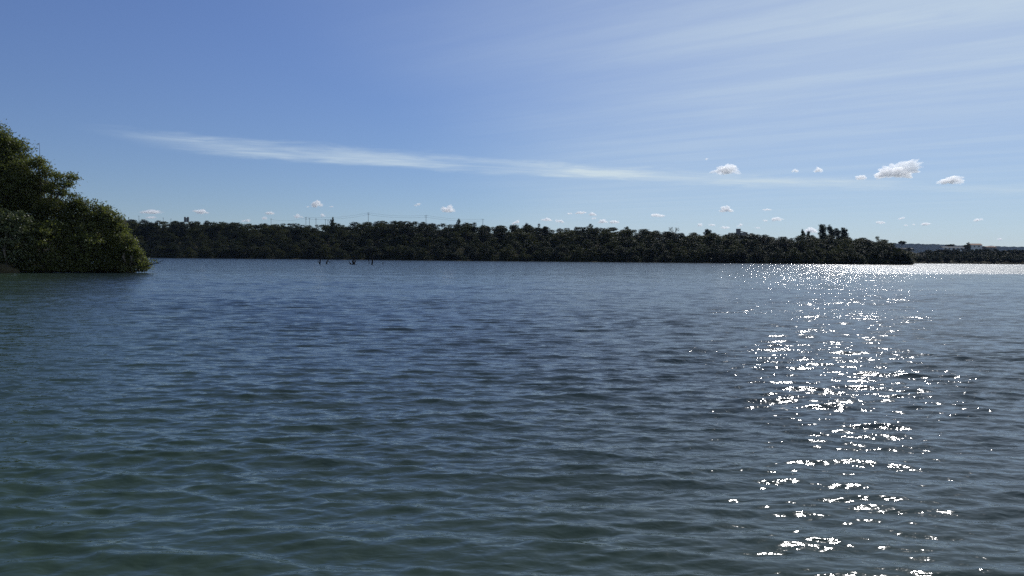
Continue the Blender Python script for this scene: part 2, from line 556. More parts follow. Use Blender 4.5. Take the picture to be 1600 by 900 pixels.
# ------------------------------------------------------------------ foliage makers
def leaf_cards(centers, length, width, r, up_bias=0.3):
    """one bent-free rhombic leaf per centre: 4 vertices, one quad"""
    n = len(centers)
    d = r.normal(0, 1, (n, 3))
    d[:, 2] -= 0.15
    d /= np.linalg.norm(d, axis=1)[:, None]
    u = r.normal(0, 1, (n, 3))
    u[:, 2] += up_bias * 2
    sdv = np.cross(d, u)
    sdv /= np.linalg.norm(sdv, axis=1)[:, None] + 1e-9
    L = (length * r.uniform(0.65, 1.35, n))[:, None]
    Wd = (width * r.uniform(0.7, 1.3, n))[:, None]
    V = np.empty((n, 4, 3))
    V[:, 0] = centers - d * L * 0.5
    V[:, 1] = centers + sdv * Wd * 0.5
    V[:, 2] = centers + d * L * 0.5
    V[:, 3] = centers - sdv * Wd * 0.5
    return V.reshape(-1, 3), np.arange(n * 4).reshape(-1, 4)


def shell_points(n, r, inner=0.45):
    d = r.normal(0, 1, (n, 3))
    d /= np.linalg.norm(d, axis=1)[:, None]
    rad = inner + (1 - inner) * np.sqrt(r.uniform(0, 1, n))
    return d * rad[:, None]


def far_tree_meshes(seed, slender=False, flat=False):
    """a unit tree about 10 m high with its foot at the origin: trunk mesh, crown mesh"""
    r = np.random.default_rng(seed)
    lobes = []
    if slender:
        for k in range(9):
            t = k / 8
            w_ = 0.55 + 0.6 * math.sin(math.pi * min(1, 0.25 + 0.75 * t))
            lobes.append(((r.normal(0, 0.75), r.normal(0, 0.6), 3.2 + 6.2 * t), (1.7 * w_ * r.uniform(0.65, 1.35), 1.5 * w_, 0.8)))
    else:
        n = 13 if not flat else 10
        for k in range(n):
            an = r.uniform(0, 6.283)
            rr = r.uniform(0.2, 1.0) ** 0.7 * (3.6 if not flat else 4.4)
            zc = (r.uniform(3.4, 8.6) if not flat else r.uniform(7.2, 9.2)) - 0.28 * rr
            rx = r.uniform(1.3, 2.2)
            lobes.append(((rr * math.cos(an), rr * math.sin(an), zc), (rx, rx * r.uniform(0.8, 1.1), rx * r.uniform(0.55, 0.8) if not flat else 0.75)))
        if not flat:
            for k in range(7):                    # skirts of foliage low down
                an = r.uniform(0, 6.283)
                lobes.append(((3.0 * math.cos(an), 3.0 * math.sin(an), r.uniform(1.0, 3.0)), (1.6, 1.6, 1.3)))
            lobes.append(((r.normal(0, .6), r.normal(0, .6), 9.0), (1.5, 1.5, 1.0)))
    pts = []
    for c, rad in lobes:
        # clumps on the lobe, leaves round each clump
        nc = 26
        cl = shell_points(nc, r, 0.75) * np.array(rad) + np.array(c)
        cl[:, 2] += r.normal(0, 0.12, nc)
        for q in cl:
            m_ = int(r.integers(14, 28))
            pts.append(q + r.normal(0, 1, (m_, 3)) * np.array([0.34, 0.34, 0.2]))
    P = np.vstack(pts)
    P = P[P[:, 2] > 0.15]
    V, Fc = leaf_cards(P, 0.38, 0.25, r, 0.5)
    crown = mesh_np('crown', V, Fc)
    mb = MB()
    h0 = 4.2 if not slender else 9.0
    mb.tube([(0, 0, -0.4), (0.1, 0, h0 * 0.5), (0.05, 0.1, h0)], [0.26, 0.2, 0.12 if not slender else 0.05], 6)
    for c, rad in lobes[: (9 if not slender else 5)]:
        z0 = min(h0, max(1.5, c[2] - 2.5))
        mid = ((c[0]) * 0.45, c[1] * 0.45, (z0 + c[2]) * 0.5 - 0.2)
        mb.tube([(0.05, 0.05, z0), mid, c], [0.11, 0.075, 0.03], 4)
    return mb.mesh('trunk', True), crown


FAR_VARIANTS = [far_tree_meshes(100 + i) for i in range(10)]
FLAT_VARIANTS = [far_tree_meshes(200 + i, flat=True) for i in range(3)]
EUC_VARIANTS = [far_tree_meshes(300 + i, slender=True) for i in range(3)]

SKY_X = [150, 230, 290, 340, 380, 450, 500, 570, 600, 660, 700, 730, 760, 800, 830, 870, 930, 980, 1000, 1060, 1130, 1180, 1230, 1260, 1300, 1340, 1370, 1390, 1418, 1430]
SKY_Y = [343, 346, 347, 347, 350, 351, 352, 348, 347, 348, 353, 349, 354, 353, 353, 358, 356, 359, 359, 365, 365, 366, 371, 369, 369, 373, 374, 378, 385, 396]


def skyline_z(px, Y, extra=0.0):
    return pt(px, float(np.interp(px, SKY_X, SKY_Y)) + extra, Y).z


def place_tree(name, variant, loc, h, wid, rz, label, group=None, mat=None, cat='tree'):
    t = empty(name, loc, label, cat, group, rz)
    tr = bpy.data.objects.new('trunk', variant[0]); COL.objects.link(tr); tr.parent = t
    cr = bpy.data.objects.new('crown', variant[1]); COL.objects.link(cr); cr.parent = t
    if not variant[0].materials:
        variant[0].materials.append(M_bark)
    if not variant[1].materials:
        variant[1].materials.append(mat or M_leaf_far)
    t.scale = (wid, wid, h / 10.0)
    return t


def build_far_wood():
    r = np.random.default_rng(21)
    k = 0
    rows = [(3.5, 8.6, 5.5, 7.6), (15, 9.5, 6.5, 8.8), (33, 10.0, 7.0, 9.5), (55, 10.5, 7.5, 10.5), (78, 9.5, 7, 12), (104, 11, 6, 12)]
    for v, step, h0, h1 in rows:
        x = 150.0 + r.uniform(0, 20)
        while x < 1414:
            a = (x - 800) / F
            vv = v + r.normal(0, 2.2 if v < 10 else 4.0)
            vv = max(vv, 1.5)
            Y = shore(a) + vv
            z = float(ground_h(a, vv))
            h = r.uniform(h0, h1)
            cap = skyline_z(x, Y, r.exponential(1.1) - (2.6 if v > 50 else -1.0)) - z
            if v >= 78:
                h = cap
            elif v >= 50:
                h = min(max(h, cap - r.uniform(0.2, 1.6)), 13.5)
            h = min(h, cap)
            if x > 1350:
                h = min(h, 10.5 - (x - 1350) * 0.075)
            if h > 3.2:
                wid = np.clip(h / 10 * (r.uniform(1.1, 1.5) if v < 50 else r.uniform(0.95, 2.0)), 0.5, 1.7)
                place_tree('wood_tree', FAR_VARIANTS[int(r.integers(0, 10))], (a * Y, Y, z - 0.3), h, wid, r.uniform(0, 6.28),
                           'dark green broadleaf tree crowded into the wood along the far shore', 'trees of the wood along the far shore')
                k += 1
            x += step * F / Y * r.uniform(0.8, 1.2)
    return k


n_wood = build_far_wood()
for px, dv, h in ((1397, 3, 7.0), (1403, 2.5, 6.0), (1408, 2, 5.2), (1413, 2, 4.2), (1417.5, 1.5, 3.0), (1404, 9, 6.4)):
    a = (px - 800) / F
    Y = 326.0 + dv
    place_tree('wood_tree', FAR_VARIANTS[int(px) % 7], (a * Y, Y, 0.0), h, 0.6, px, 'dark green broadleaf tree crowded into the wood along the far shore', 'trees of the wood along the far shore')
print('wood trees', n_wood)

# trees that stand out on the skyline of the far wood
STAND = [
    # px, top y, bottom y, Y, width scale, kind, name, label
    (716, 342.5, 366, 470, 0.62, 'far', 'skyline_tree', 'dark tufted tree rising at the skyline just left of the right-hand power pole'),
    (519, 339.5, 356, 500, 0.36, 'far', 'skyline_tree', 'narrow dense dark tree on the skyline between substation poles and tallest power pole'),
    (824, 348.0, 366, 470, 0.48, 'far', 'skyline_tree', 'left of two small round dark trees on the skyline right of the power poles'),
    (841, 349.5, 366, 470, 0.45, 'far', 'skyline_tree', 'right of two small round dark trees on the skyline right of the power poles'),
    (925, 350.5, 368, 470, 0.80, 'far', 'skyline_tree', 'broad flat-topped dark tree on the skyline under the long low clouds'),
    (976, 354.5, 372, 465, 0.85, 'far', 'skyline_tree', 'low rounded double crown on the skyline halfway along the far wood'),
    (1105, 356.0, 371, 460, 0.52, 'flat', 'skyline_tree', 'small spreading umbrella-crowned tree on the skyline left of the block house'),
    (1254, 360.0, 378, 440, 0.62 , 'euc', 'eucalyptus_tree', 'small slender eucalyptus, leftmost of the skyline clump on the right'),
    (1264, 362.5, 378, 440, 0.62 , 'euc', 'eucalyptus_tree', 'small slender eucalyptus, second from left in the skyline clump'),
    (1286, 351.0, 379, 440, 1.12 , 'euc', 'eucalyptus_tree', 'tallest eucalyptus of the skyline clump on the right'),
    (1298, 353.5, 379, 442, 1.00 , 'euc', 'eucalyptus_tree', 'tall eucalyptus just right of the tallest one in the skyline clump'),
    (1309, 358.0, 379, 440, 1.12 , 'euc', 'eucalyptus_tree', 'lower rounded eucalyptus, second from right in the skyline clump'),
    (1319, 356.0, 379, 441, 0.90 , 'euc', 'eucalyptus_tree', 'rightmost eucalyptus of the skyline clump on the right'),
    (1369, 369.5, 390, 400, 0.60, 'far', 'skyline_tree', 'round-crowned tree on the skyline near the wooded point'),
    (1409, 374.5, 392, 640, 0.62, 'flat', 'skyline_tree', 'lone spreading tree against the blue ridge above the wooded point'),
    (1511, 379.0, 396, 790, 0.85, 'far', 'skyline_tree', 'dark tree between the white house and the clay-roofed house'),
    (1483, 379.5, 394, 850, 0.95, 'flat', 'skyline_tree', 'dark flat-crowned tree behind the roof of the white house'),
]
for i, (px, ty, by, Y, wd, kind, nm, lb) in enumerate(STAND):
    top, bot = pt(px, ty, Y), pt(px, by, Y)
    var = {'far': FAR_VARIANTS, 'flat': FLAT_VARIANTS, 'euc': EUC_VARIANTS}[kind]
    gz = min(bot.z, float(ground_h((px - 800) / F, Y - shore((px - 800) / F))))
    if kind != 'euc':
        gz = max(gz, top.z - 13)
    place_tree(nm, var[i % len(var)], (bot.x, Y, gz), (top.z - gz) * 1.0, wd, i * 1.7, lb,
               'eucalyptus clump on the skyline' if kind == 'euc' else None, M_leaf_euc if kind == 'euc' else M_leaf_far)


# bare thin-crowned tree
def bare_tree():
    r = np.random.default_rng(5)
    Y = 455
    base = pt(1053, 372, Y)
    t = empty('bare_tree', base, 'thin bare tree with see-through crown on the skyline of the far wood', 'tree')
    mb = MB()
    mb.tube([(0, 0, -3), (0.1, 0, 1.5), (0.0, 0, 3.2)], [0.2, 0.15, 0.1], 6)
    ends = []
    for k in range(15):
        an = r.uniform(0, 6.28)
        e = Vector((2.9 * math.cos(an) * r.uniform(.35, 1), 2.9 * math.sin(an), r.uniform(4.3, 6.2)))
        midp = e * 0.5 + Vector((0, 0, 1.0))
        mb.tube([(0, 0, r.uniform(1.6, 3.1)), midp, e], [0.09, 0.06, 0.03], 4)
        ends.append(e)
    obj('trunk', mb.mesh('bare_trunk', True), M_bark, t)
    P = np.vstack([np.array(e) + r.normal(0, 1, (16, 3)) * 0.3 for e in ends])
    V, Fc = leaf_cards(P, 0.4, 0.25, r)
    obj('crown', mesh_np('bare_crown', V, Fc), M_leaf_far, t)


bare_tree()


def undergrowth():
    """the low leafy fringe along the far waterline"""
    r = np.random.default_rng(31)
    n = 7000
    px = r.uniform(150, 1421, n)
    a = (px - 800) / F
    v = np.where(r.uniform(0, 1, n) < 0.25, r.uniform(0.2, 4.5, n), r.uniform(3, 110, n))
    Y = np.interp(a, A_PTS, Y_PTS) + v
    rad = r.uniform(0.7, 1.7, n) * np.where(v > 5, 1.15, 1.0)
    C = np.stack([a * Y, Y, np.maximum(ground_h(a, v), 0) + rad * r.uniform(0.3, 1.1, n)], -1)
    P = np.repeat(C, 26, 0) + shell_points(n * 26, r, 0.6) * np.repeat(rad, 26)[:, None] * np.array([1.2, 1, 0.9])
    P = P[P[:, 2] > 0.05]
    V, Fc = leaf_cards(P, 0.5, 0.32, r)
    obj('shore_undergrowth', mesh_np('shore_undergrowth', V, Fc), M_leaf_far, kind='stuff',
        label='dark leafy undergrowth hanging over the waterline of the far shore', cat='undergrowth')


undergrowth()


def far_right_wood():
    r = np.random.default_rng(41)
    P = []
    for v, n in ((3, 44), (14, 40), (30, 38), (52, 36), (80, 34), (115, 30), (160, 26), (220, 20)):
        for k in range(n):
            px = 1405 + (k + r.uniform(0, 1)) / n * 330
            a = (px - 800) / F
            vv = max(v + r.normal(0, 3) + (2 if v < 5 else 0), 1)
            Y = 517 + vv if a < 0.522 else shore(a) + vv
            z = float(ground_h(a, Y - shore(a)))
            h = r.uniform(3.2, 6.0)
            cap = pt(px, float(np.interp(px, [1400, 1440, 1470, 1520, 1600, 1700], [386, 388, 389.5, 388.5, 390, 389])) + r.exponential(1.2) - 0.6, Y).z - z
            h = min(h, max(cap, 1.2))
            wv = h * r.uniform(0.38, 0.6)
            for j in range(9):
                c = np.array([a * Y, Y, z]) + np.array([r.normal(0, wv * .5), r.normal(0, wv * .5), h * r.uniform(0.25, 0.82)])
                m_ = 95
                P.append(c + shell_points(m_, r, 0.6) * np.array([wv * .5, wv * .5, h * .2]))
    P = np.vstack(P)
    V, Fc = leaf_cards(P, 0.5, 0.34, r, 0.5)
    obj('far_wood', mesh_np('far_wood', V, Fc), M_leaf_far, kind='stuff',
        label='low dark woodland beyond the wooded point at the far right', cat='woodland')


far_right_wood()

# ------------------------------------------------------------------ near trees on the left
D0 = 77.0
MPP = D0 / F


def near_plant(name, foot, lobes, label, cat, clumps_per, leaves_per, mat, seed, leaf=(0.25, 0.12), clump=0.34, stems=1, group=None, twig=None, depth_r=None):
    """foot: (px, depth); lobes: (px, py, rx, ry, depth offset) in photograph pixels at that depth"""
    r = np.random.default_rng(seed)
    fpx, Y0 = foot
    f = pt(fpx, 420, Y0)
    base = Vector((f.x, Y0, 0.15))
    t = empty(name, base, label, cat, group)
    mpp = Y0 / F
    LP, mb = [], MB()
    ctr = []
    for lx, ly, rx, ry, dz in lobes:
        rx, ry = (rx - 4.5 if rx > 15 else rx - 1), (ry - 3.5 if ry > 12 else ry - 1)
        c = np.array(pt(lx, ly, Y0 + dz)) - np.array(base)
        rad = np.array([rx * mpp, max(rx, ry) * mpp * (0.62 if depth_r is None else depth_r), ry * mpp])
        ctr.append((c, rad))
    top = max(c[2] for c, _ in ctr)
    stem_tops = []
    for k in range(stems):
        an = r.uniform(0, 6.28)
        st = Vector((0.35 * math.cos(an), 0.35 * math.sin(an), 0)) if stems > 1 else Vector((0, 0, 0))
        hh = top * r.uniform(0.35, 0.5)
        tt = Vector((st.x * 4 + r.normal(0, .25), st.y * 4, hh))
        r0 = 0.05 + 0.014 * top
        mb.tube([st + Vector((0, 0, -0.9)), st * 1.6 + Vector((0, 0, hh * .45)), tt], [r0 * 1.25, r0, r0 * 0.65], 7)
        stem_tops.append((st * 1.6 + Vector((0, 0, hh * .45)), tt, r0))
    for c, rad in ctr:
        cv = Vector(c)
        a0, tt, r0 = min(stem_tops, key=lambda s_: (s_[1] - cv).length)
        start = a0.lerp(tt, r.uniform(0.5, 1.0)) if cv.z > tt.z * 0.8 else a0.lerp(tt, r.uniform(0.0, 0.4))
        mid = start.lerp(cv, 0.5) + Vector((r.normal(0, .2), r.normal(0, .2), 0.35))
        mb.tube([start, mid, cv], [r0 * 0.5, r0 * 0.36, r0 * 0.22], 5)
        nc = max(6, int(clumps_per * (rad[0] * rad[2]) ** 0.9 * 1.3))
        cl = shell_points(nc, r, 0.55) * rad + c
        # uneven outline: push some clumps out along sprays
        push = r.uniform(0, 1, nc) ** 3.5
        cl = cl + (cl - c) * (push * 0.48)[:, None]
        cl = cl[cl[:, 2] > -0.05]
        for qi, q in enumerate(cl):
            if r.uniform() < 0.5:
                w0 = mid.lerp(cv, r.uniform(0.3, 1.0))
                qv = Vector(q)
                mb.tube([w0, w0.lerp(qv, 0.5) + Vector((0, 0, 0.12)), qv], [r0 * 0.17, r0 * 0.12, 0.012], 3, False)
            m_ = int(leaves_per * 0.72 * r.uniform(0.5, 1.5))
            s_ = clump * r.uniform(0.6, 1.35)
            LP.append(q + r.normal(0, 1, (m_, 3)) * np.array([s_, s_, s_ * 0.62]))
    if twig:
        for (x0, y0, x1, y1) in twig:
            p0, p1 = pt(x0, y0, Y0) - base, pt(x1, y1, Y0) - base
            mb.tube([p0, p0.lerp(p1, 0.5) + Vector((0.06, 0, 0)), p1], [0.045, 0.03, 0.015], 4)
    P = np.vstack(LP)
    P = P[P[:, 2] > -0.05]
    V, Fc = leaf_cards(P, leaf[0], leaf[1], r, 0.75)
    obj('trunk', mb.mesh(name + '_trunk', True), M_bark, t)
    obj('crown', mesh_np(name + '_crown', V, Fc), mat, t)
    return len(P)


tot = 0
tot += near_plant('shore_tree', (-40, 81), [
    (-60, 265, 80, 62, 0), (-20, 305, 58, 50, 0), (10, 252, 34, 34, 0), (-95, 330, 70, 60, 1), (18, 296, 40, 40, -1), (0, 224, 22, 20, 0),
    (-45, 210, 46, 34, 1), (25, 228, 14, 13, 0), (34, 262, 18, 22, -1), (40, 330, 34, 34, 0), (-20, 360, 60, 40, 0)],
    'tall broad shore tree whose dense crown leaves the photo at the left edge', 'tree', 34, 60, M_leaf_near, 51, clump=0.40)
tot += near_plant('shore_tree', (66, 80), [
    (60, 256, 10, 13, 0), (70, 268, 9, 9, 0), (88, 276, 12, 6, 0), (112, 277, 9, 5, 0), (102, 287, 12, 5, -0.5), (84, 296, 14, 9, 0), (60, 292, 20, 16, 0.5),
    (45, 282, 14, 16, 0), (70, 318, 28, 18, 0), (102, 303, 10, 5, 0), (40, 305, 20, 20, 0)],
    'open-crowned shore tree with bare branches showing against the sky', 'tree', 42, 50, M_leaf_near, 52, clump=0.27,
    twig=[(61, 262, 61.5, 223), (75, 300, 84, 270), (64, 300, 60, 245), (80, 305, 118, 276), (78, 310, 105, 290), (74, 290, 79, 258)])
tot += near_plant('shore_tree', (112, 79), [
    (108, 326, 30, 16, 0), (138, 322, 18, 9, 0), (160, 324, 10, 7, 0), (84, 340, 36, 26, 0.5), (122, 348, 40, 24, 0), (150, 340, 22, 14, 0), (70, 365, 40, 26, 0.5), (118, 312, 12, 7, 0)],
    'mid-height leafy shore tree between the open-crowned tree and the drooping shrubs', 'tree', 26, 56, M_leaf_near, 53, clump=0.33)
tot += near_plant('shore_tree', (166, 78.5), [
    (168, 332, 13, 10, 0), (178, 341, 13, 10, 0), (160, 347, 24, 15, 0), (147, 368, 38, 26, 0), (178, 364, 20, 16, 0), (172, 386, 30, 22, 0.3), (187, 352, 8, 7, 0), (150, 395, 34, 20, 0)],
    'low rounded shore tree sloping down towards the right end of the bank', 'tree', 26, 56, M_leaf_near, 54, clump=0.30, stems=2)
tot += near_plant('shore_shrub', (205, 77.5), [
    (193, 376, 18, 14, 0), (205, 389, 15, 12, 0), (214, 401, 13, 11, 0), (192, 397, 26, 18, 0), (190, 410, 28, 12, 0), (226, 411, 13, 8, 0), (214, 414, 18, 9, 0), (205, 420, 22, 6, -0.5), (224, 418, 11, 5, -0.5), (180, 421, 20, 6, -0.5)],
    'yellow-green shrub drooping to the water at the right end of the bank', 'shrub', 30, 58, M_leaf_near, 55, clump=0.24, stems=3)
tot += near_plant('shore_shrub', (18, 75), [
    (14, 372, 42, 28, 0), (2, 400, 34, 16, 0), (30, 402, 30, 14, 0), (-30, 385, 40, 30, 0), (20, 350, 34, 24, 0.5), (-15, 345, 34, 24, 0.5)],
    'pale grey-green shrub low on the bank at the left edge above the dry grass', 'shrub', 28, 52, M_leaf_pale, 56, clump=0.26, stems=3)
tot += near_plant('shore_shrub', (76, 76), [
    (72, 382, 40, 26, 0), (90, 405, 40, 14, 0), (55, 405, 36, 14, 0), (80, 360, 26, 16, 0.5), (60, 419, 26, 7, -0.5), (100, 419, 26, 7, -0.5), (36, 417, 20, 8, -0.5)],
    'dark leafy shrub overhanging the water between the pale shrub and the middle of the bank', 'shrub', 28, 56, M_leaf_near, 57, clump=0.28, stems=3)
tot += near_plant('shore_shrub', (136, 76.5), [
    (130, 388, 34, 22, 0), (140, 408, 36, 12, 0), (120, 412, 24, 10, 0), (158, 416, 22, 9, 0), (172, 417, 22, 8, 0.3), (130, 420, 28, 6, -0.5)],
    'dark shrub touching the water under the low rounded shore tree', 'shrub', 28, 56, M_leaf_near, 58, clump=0.28, stems=3)
print('near leaves', tot)


def left_bank():
    # low tongue of land under the trees
    pts_ = [(-420, 72), (-60, 73.2), (0, 74.0), (60, 76.3), (130, 77.2), (190, 77.6), (214, 78.2), (212, 80), (180, 84), (100, 92), (-420, 150)]
    ring = [pt(p, 420, Y) for p, Y in pts_]
    V, Fc = [], []
    n = len(ring)
    cen = Vector((-62, 92, 0))
    for lvl, (sc, z) in enumerate(((1.03, -3.0), (1.0, 0.02), (0.985, 0.22), (0.94, 0.5), (0.6, 0.9))):
        for p in ring:
            q = cen + (Vector((p.x, p.y, 0)) - cen) * sc
            V.append((q.x, q.y, z + 0.06 * math.sin(q.x * 1.7)))
    V.append((cen.x, cen.y, 1.1))
    mb = MB()
    mb.v = V
    for l in range(4):
        for k in range(n):
            k2 = (k + 1) % n
            mb.f.append((l * n + k, l * n + k2, (l + 1) * n + k2, (l + 1) * n + k))
    for k in range(n):
        mb.f.append((4 * n + k, 4 * n + (k + 1) % n, 5 * n))
    obj('left_bank', mb.mesh('left_bank', True), M_soil, kind='structure')
    # dry grass on the spit at the left edge
    r = np.random.default_rng(61)
    ng = 2600
    px = r.uniform(-40, 30, ng)
    Y = r.uniform(72.2, 75.5, ng)
    Vv, Ff = [], []
    for i in range(ng):
        p = pt(px[i], 424, Y[i])
        hgt = r.uniform(0.25, 0.75) * max(0.25, 1 - max(0, px[i] - 8) / 26)
        lean = r.normal(0, 0.28, 2)
        b0 = len(Vv)
        Vv += [(p.x - 0.014, p.y, 0.0), (p.x + 0.014, p.y, 0.0), (p.x + lean[0] * hgt + 0.004, p.y + lean[1] * hgt, 0.1 + hgt), (p.x + lean[0] * hgt - 0.004, p.y + lean[1] * hgt, 0.1 + hgt)]
        Ff.append((b0, b0 + 1, b0 + 2, b0 + 3))
    obj('dry_grass', mesh_np('dry_grass', Vv, Ff), M_dry, kind='stuff', label='dry straw-coloured grass on the spit at the left edge', cat='grass')


left_bank()


# ------------------------------------------------------------------ dead branches in the lake
def dead_branch(name, Y, strokes, label, group='dead branches standing in the lake', cat='dead branch'):
    """strokes: lists of (px, py, radius in m)"""
    b = pt(strokes[0][0][0], strokes[0][0][1], Y)
    base = Vector((b.x, Y, 0))
    t = empty(name, base, label, cat, group)
    for i, st in enumerate(strokes):
        P = [pt(x, y, Y + 0.12 * k * (1 if i % 2 else -1)) - base for k, (x, y, _) in enumerate(st)]
        if i == 0 and cat == 'dead branch':
            P = [Vector((P[0].x, P[0].y, -0.6))] + P
            rad = [st[0][2] * 1.5] + [q[2] * 1.5 for q in st]
        else:
            rad = [q[2] * (1.5 if cat == 'dead branch' else 1.0) for q in st]
        obj('stem' if i == 0 else 'branch', MB().tube(P, rad, 6).mesh(name + '_stem', True), M_dead, t)


YB = 176
dead_branch('dead_branch', YB, [[(499.6, 411.9, .12), (500.2, 408, .10), (501, 402, .07), (502.6, 397, .045), (503.2, 391.5, .03)], [(499.2, 411, .06), (497.6, 409.5, .04), (496.6, 407, .025)]],
            'tall thin dead branch, leftmost of those standing in the lake')
dead_branch('dead_branch', YB, [[(510.2, 411.8, .12), (511, 408.8, .10), (512.4, 406.6, .08), (514.6, 405, .05)], [(513.2, 408.2, .04), (515.6, 410.2, .035), (518, 411.4, .02)]],
            'short curved dead branch just right of the tall thin one in the lake')
dead_branch('dead_branch', YB - 4, [[(554.6, 414.4, .16), (552.8, 411.8, .17), (551.0, 408.2, .13), (552.6, 405.6, .09), (554.6, 405.6, .08)], [(552.8, 411.8, .13), (549.5, 413.6, .10), (546.8, 411.2, .08), (545, 408.4, .04)],
                                    [(553, 411.4, .12), (554.9, 409, .10), (554.9, 405.8, .07)], [(554, 413.8, .09), (556.2, 414.4, .07), (558, 412.8, .035)], [(550, 413.4, .07), (548.2, 414.2, .06), (546.4, 411.4, .03)]],
            'thick tangled dead snag, bulkiest of those in the lake')
dead_branch('dead_branch', YB - 4, [[(580.4, 414.7, .13), (581.4, 412, .12), (582.1, 408, .11), (581.9, 404.6, .08), (581.2, 402, .05)], [(580.6, 414.2, .07), (582.2, 415, .05)]],
            'bent upright dead stem, the tallest right of the tangled snag')
dead_branch('dead_branch', YB + 12, [[(576.6, 409.4, .06), (576.2, 407.4, .045), (575.2, 406.2, .03)]], 'tiny twig tip poking from the lake beside the bent dead stem')
dead_branch('dead_branch', YB, [[(598.5, 412, .05), (598.6, 410.4, .045), (598.4, 409.2, .03)]], 'tiny dead stub, rightmost of those in the lake')
dead_branch('fallen_branch', 76.5, [[(226, 416, .06), (238, 413, .05), (243, 411.4, .04), (249, 409.4, .03), (255, 406.8, .014)], [(243, 411.4, .025), (248, 411.6, .018), (253, 411.2, .01)], [(240, 410, .03), (245, 405, .012)]],
            'bare twigs reaching over the water from the end of the left bank', None, 'branch')


# ------------------------------------------------------------------ poles, wires, buildings
def pole(name, px, ty, Y, label, group, arm=1.6, arms=1, extra=10.0):
    top = pt(px, ty, Y)
    a = (px - 800) / F
    gz = float(ground_h(a, Y - shore(a))) - 0.4
    H = top.z - gz
    t = empty(name, (top.x, Y, gz), label, 'pole', group)
    obj('shaft', MB().tube([(0, 0, 0), (0, 0, H)], [0.17, 0.11], 8).mesh('shaft'), M_pole, t)
    for k in range(arms):
        z = H - 0.5 - 1.1 * k
        ar = obj('crossarm', MB().box((0, 0, z), (arm, 0.12, 0.12)).mesh('crossarm'), M_pole, t)
        for s_ in (-1, 0, 1):
            ins = MB().tube([(s_ * arm * .44, 0, z + 0.09), (s_ * arm * .44, 0, z + 0.34)], [0.05, 0.07], 6).mesh('insulator')
            obj('insulator', ins, M_tank, ar)
    return top


def wire(p0, p1, sag, label, group):
    P = []
    for i in range(25):
        t_ = i / 24
        q = p0.lerp(p1, t_)
        P.append(Vector((q.x, q.y, q.z - sag * 4 * t_ * (1 - t_))))
    obj('power_line', MB().tube(P, [0.035] * 25, 4).mesh('power_line'), M_wire, None, None, label, 'wire', group)


G1 = 'power poles above the far wood'
p1 = pole('power_pole', 575.5, 332, 560, 'tallest power pole on the skyline right of the substation poles', G1, 1.9, 2)
p2 = pole('power_pole', 665.7, 336, 565, 'middle power pole on the skyline halfway along the wires', G1, 1.9, 2)
p3 = pole('power_pole', 754.5, 342, 570, 'right-hand power pole at the end of the wires', G1, 1.9, 1)
p0 = pole('power_pole', 478, 339, 556, 'tall pole at the left end of the wires on the skyline', G1, 1.4, 2)
G2 = 'thin poles of the substation on the skyline'
for x, y, lb in ((483.5, 340.5, 'thin substation pole just right of the tall pole at the left wire end'), (493.7, 341.2, 'thin substation pole, second of the row on the skyline'),
                 (508.5, 342.5, 'thin substation pole just left of the narrow dark tree, outer one'), (512.5, 343, 'thin substation pole nearest the narrow dark tree')):
    pole('substation_pole', x, y, 552, lb, G2, 1.2, 1)
G3 = 'thin poles over the far left of the wood'
for x, y, lb in ((217, 337, 'leftmost thin pole on the brown rise behind the shore trees'), (255, 340, 'thin pole on the skyline left of the twin tanks, farther one'),
                 (267, 341.5, 'thin pole on the skyline left of the twin tanks, nearer one'), (423.5, 341.5, 'lone thin pole on the skyline between twin tanks and substation')):
    pole('utility_pole', x, y, 640, lb, G3, 1.1, 1)
GW = 'power lines above the far wood'
for dz, nm in ((0.0, 'upper'), (-1.3, 'lower')):
    o = Vector((0, 0, dz - 0.15))
    wire(p0 + o, p1 + o, 1.6, nm + ' power line from the left wire-end pole to the tallest pole', GW)
    wire(p1 + o, p2 + o, 1.3, nm + ' power line between the tallest and the middle power pole', GW)
    wire(p2 + o, p3 + o, 1.2, nm + ' power line from the middle to the right-hand power pole', GW)
wire(pt(423.5, 342.5, 640), p0 + Vector((0, 0, -0.6)), 1.6, 'power line from the lone thin pole to the left wire-end pole', GW)


def twin_tanks():
    Y = 660
    b = pt(291.5, 346.5, Y)
    mpp = Y / F
    t = empty('water_tower', (b.x, Y, b.z - 10), 'pair of upright dark tanks on a stand above the wood at left', 'water tower')
    for s_ in (-1, 1):
        tk = obj('tank', MB().tube([(s_ * 2.35 * mpp, 0, 10), (s_ * 2.35 * mpp, 0, 10 + 7.0 * mpp), (s_ * 2.35 * mpp, 0, 10 + 7.6 * mpp)], [1.55 * mpp] * 2 + [0.9 * mpp], 14).mesh('tank', False), M_tank, t)
    obj('ladder_panel', MB().box((0, 0.3, 10 + 3.2 * mpp), (1.3 * mpp, 0.3, 6.0 * mpp)).mesh('ladder_panel'), M_concrete, t)
    obj('platform', MB().box((0, 0, 9.8), (9 * mpp, 3.2, 0.35)).mesh('platform'), M_concrete, t)
    for sx in (-1, 1):
        for sy in (-1, 1):
            obj('leg', MB().box((sx * 3.6 * mpp, sy * 1.2, 4.8), (0.35, 0.35, 9.6)).mesh('leg'), M_concrete, t)


twin_tanks()


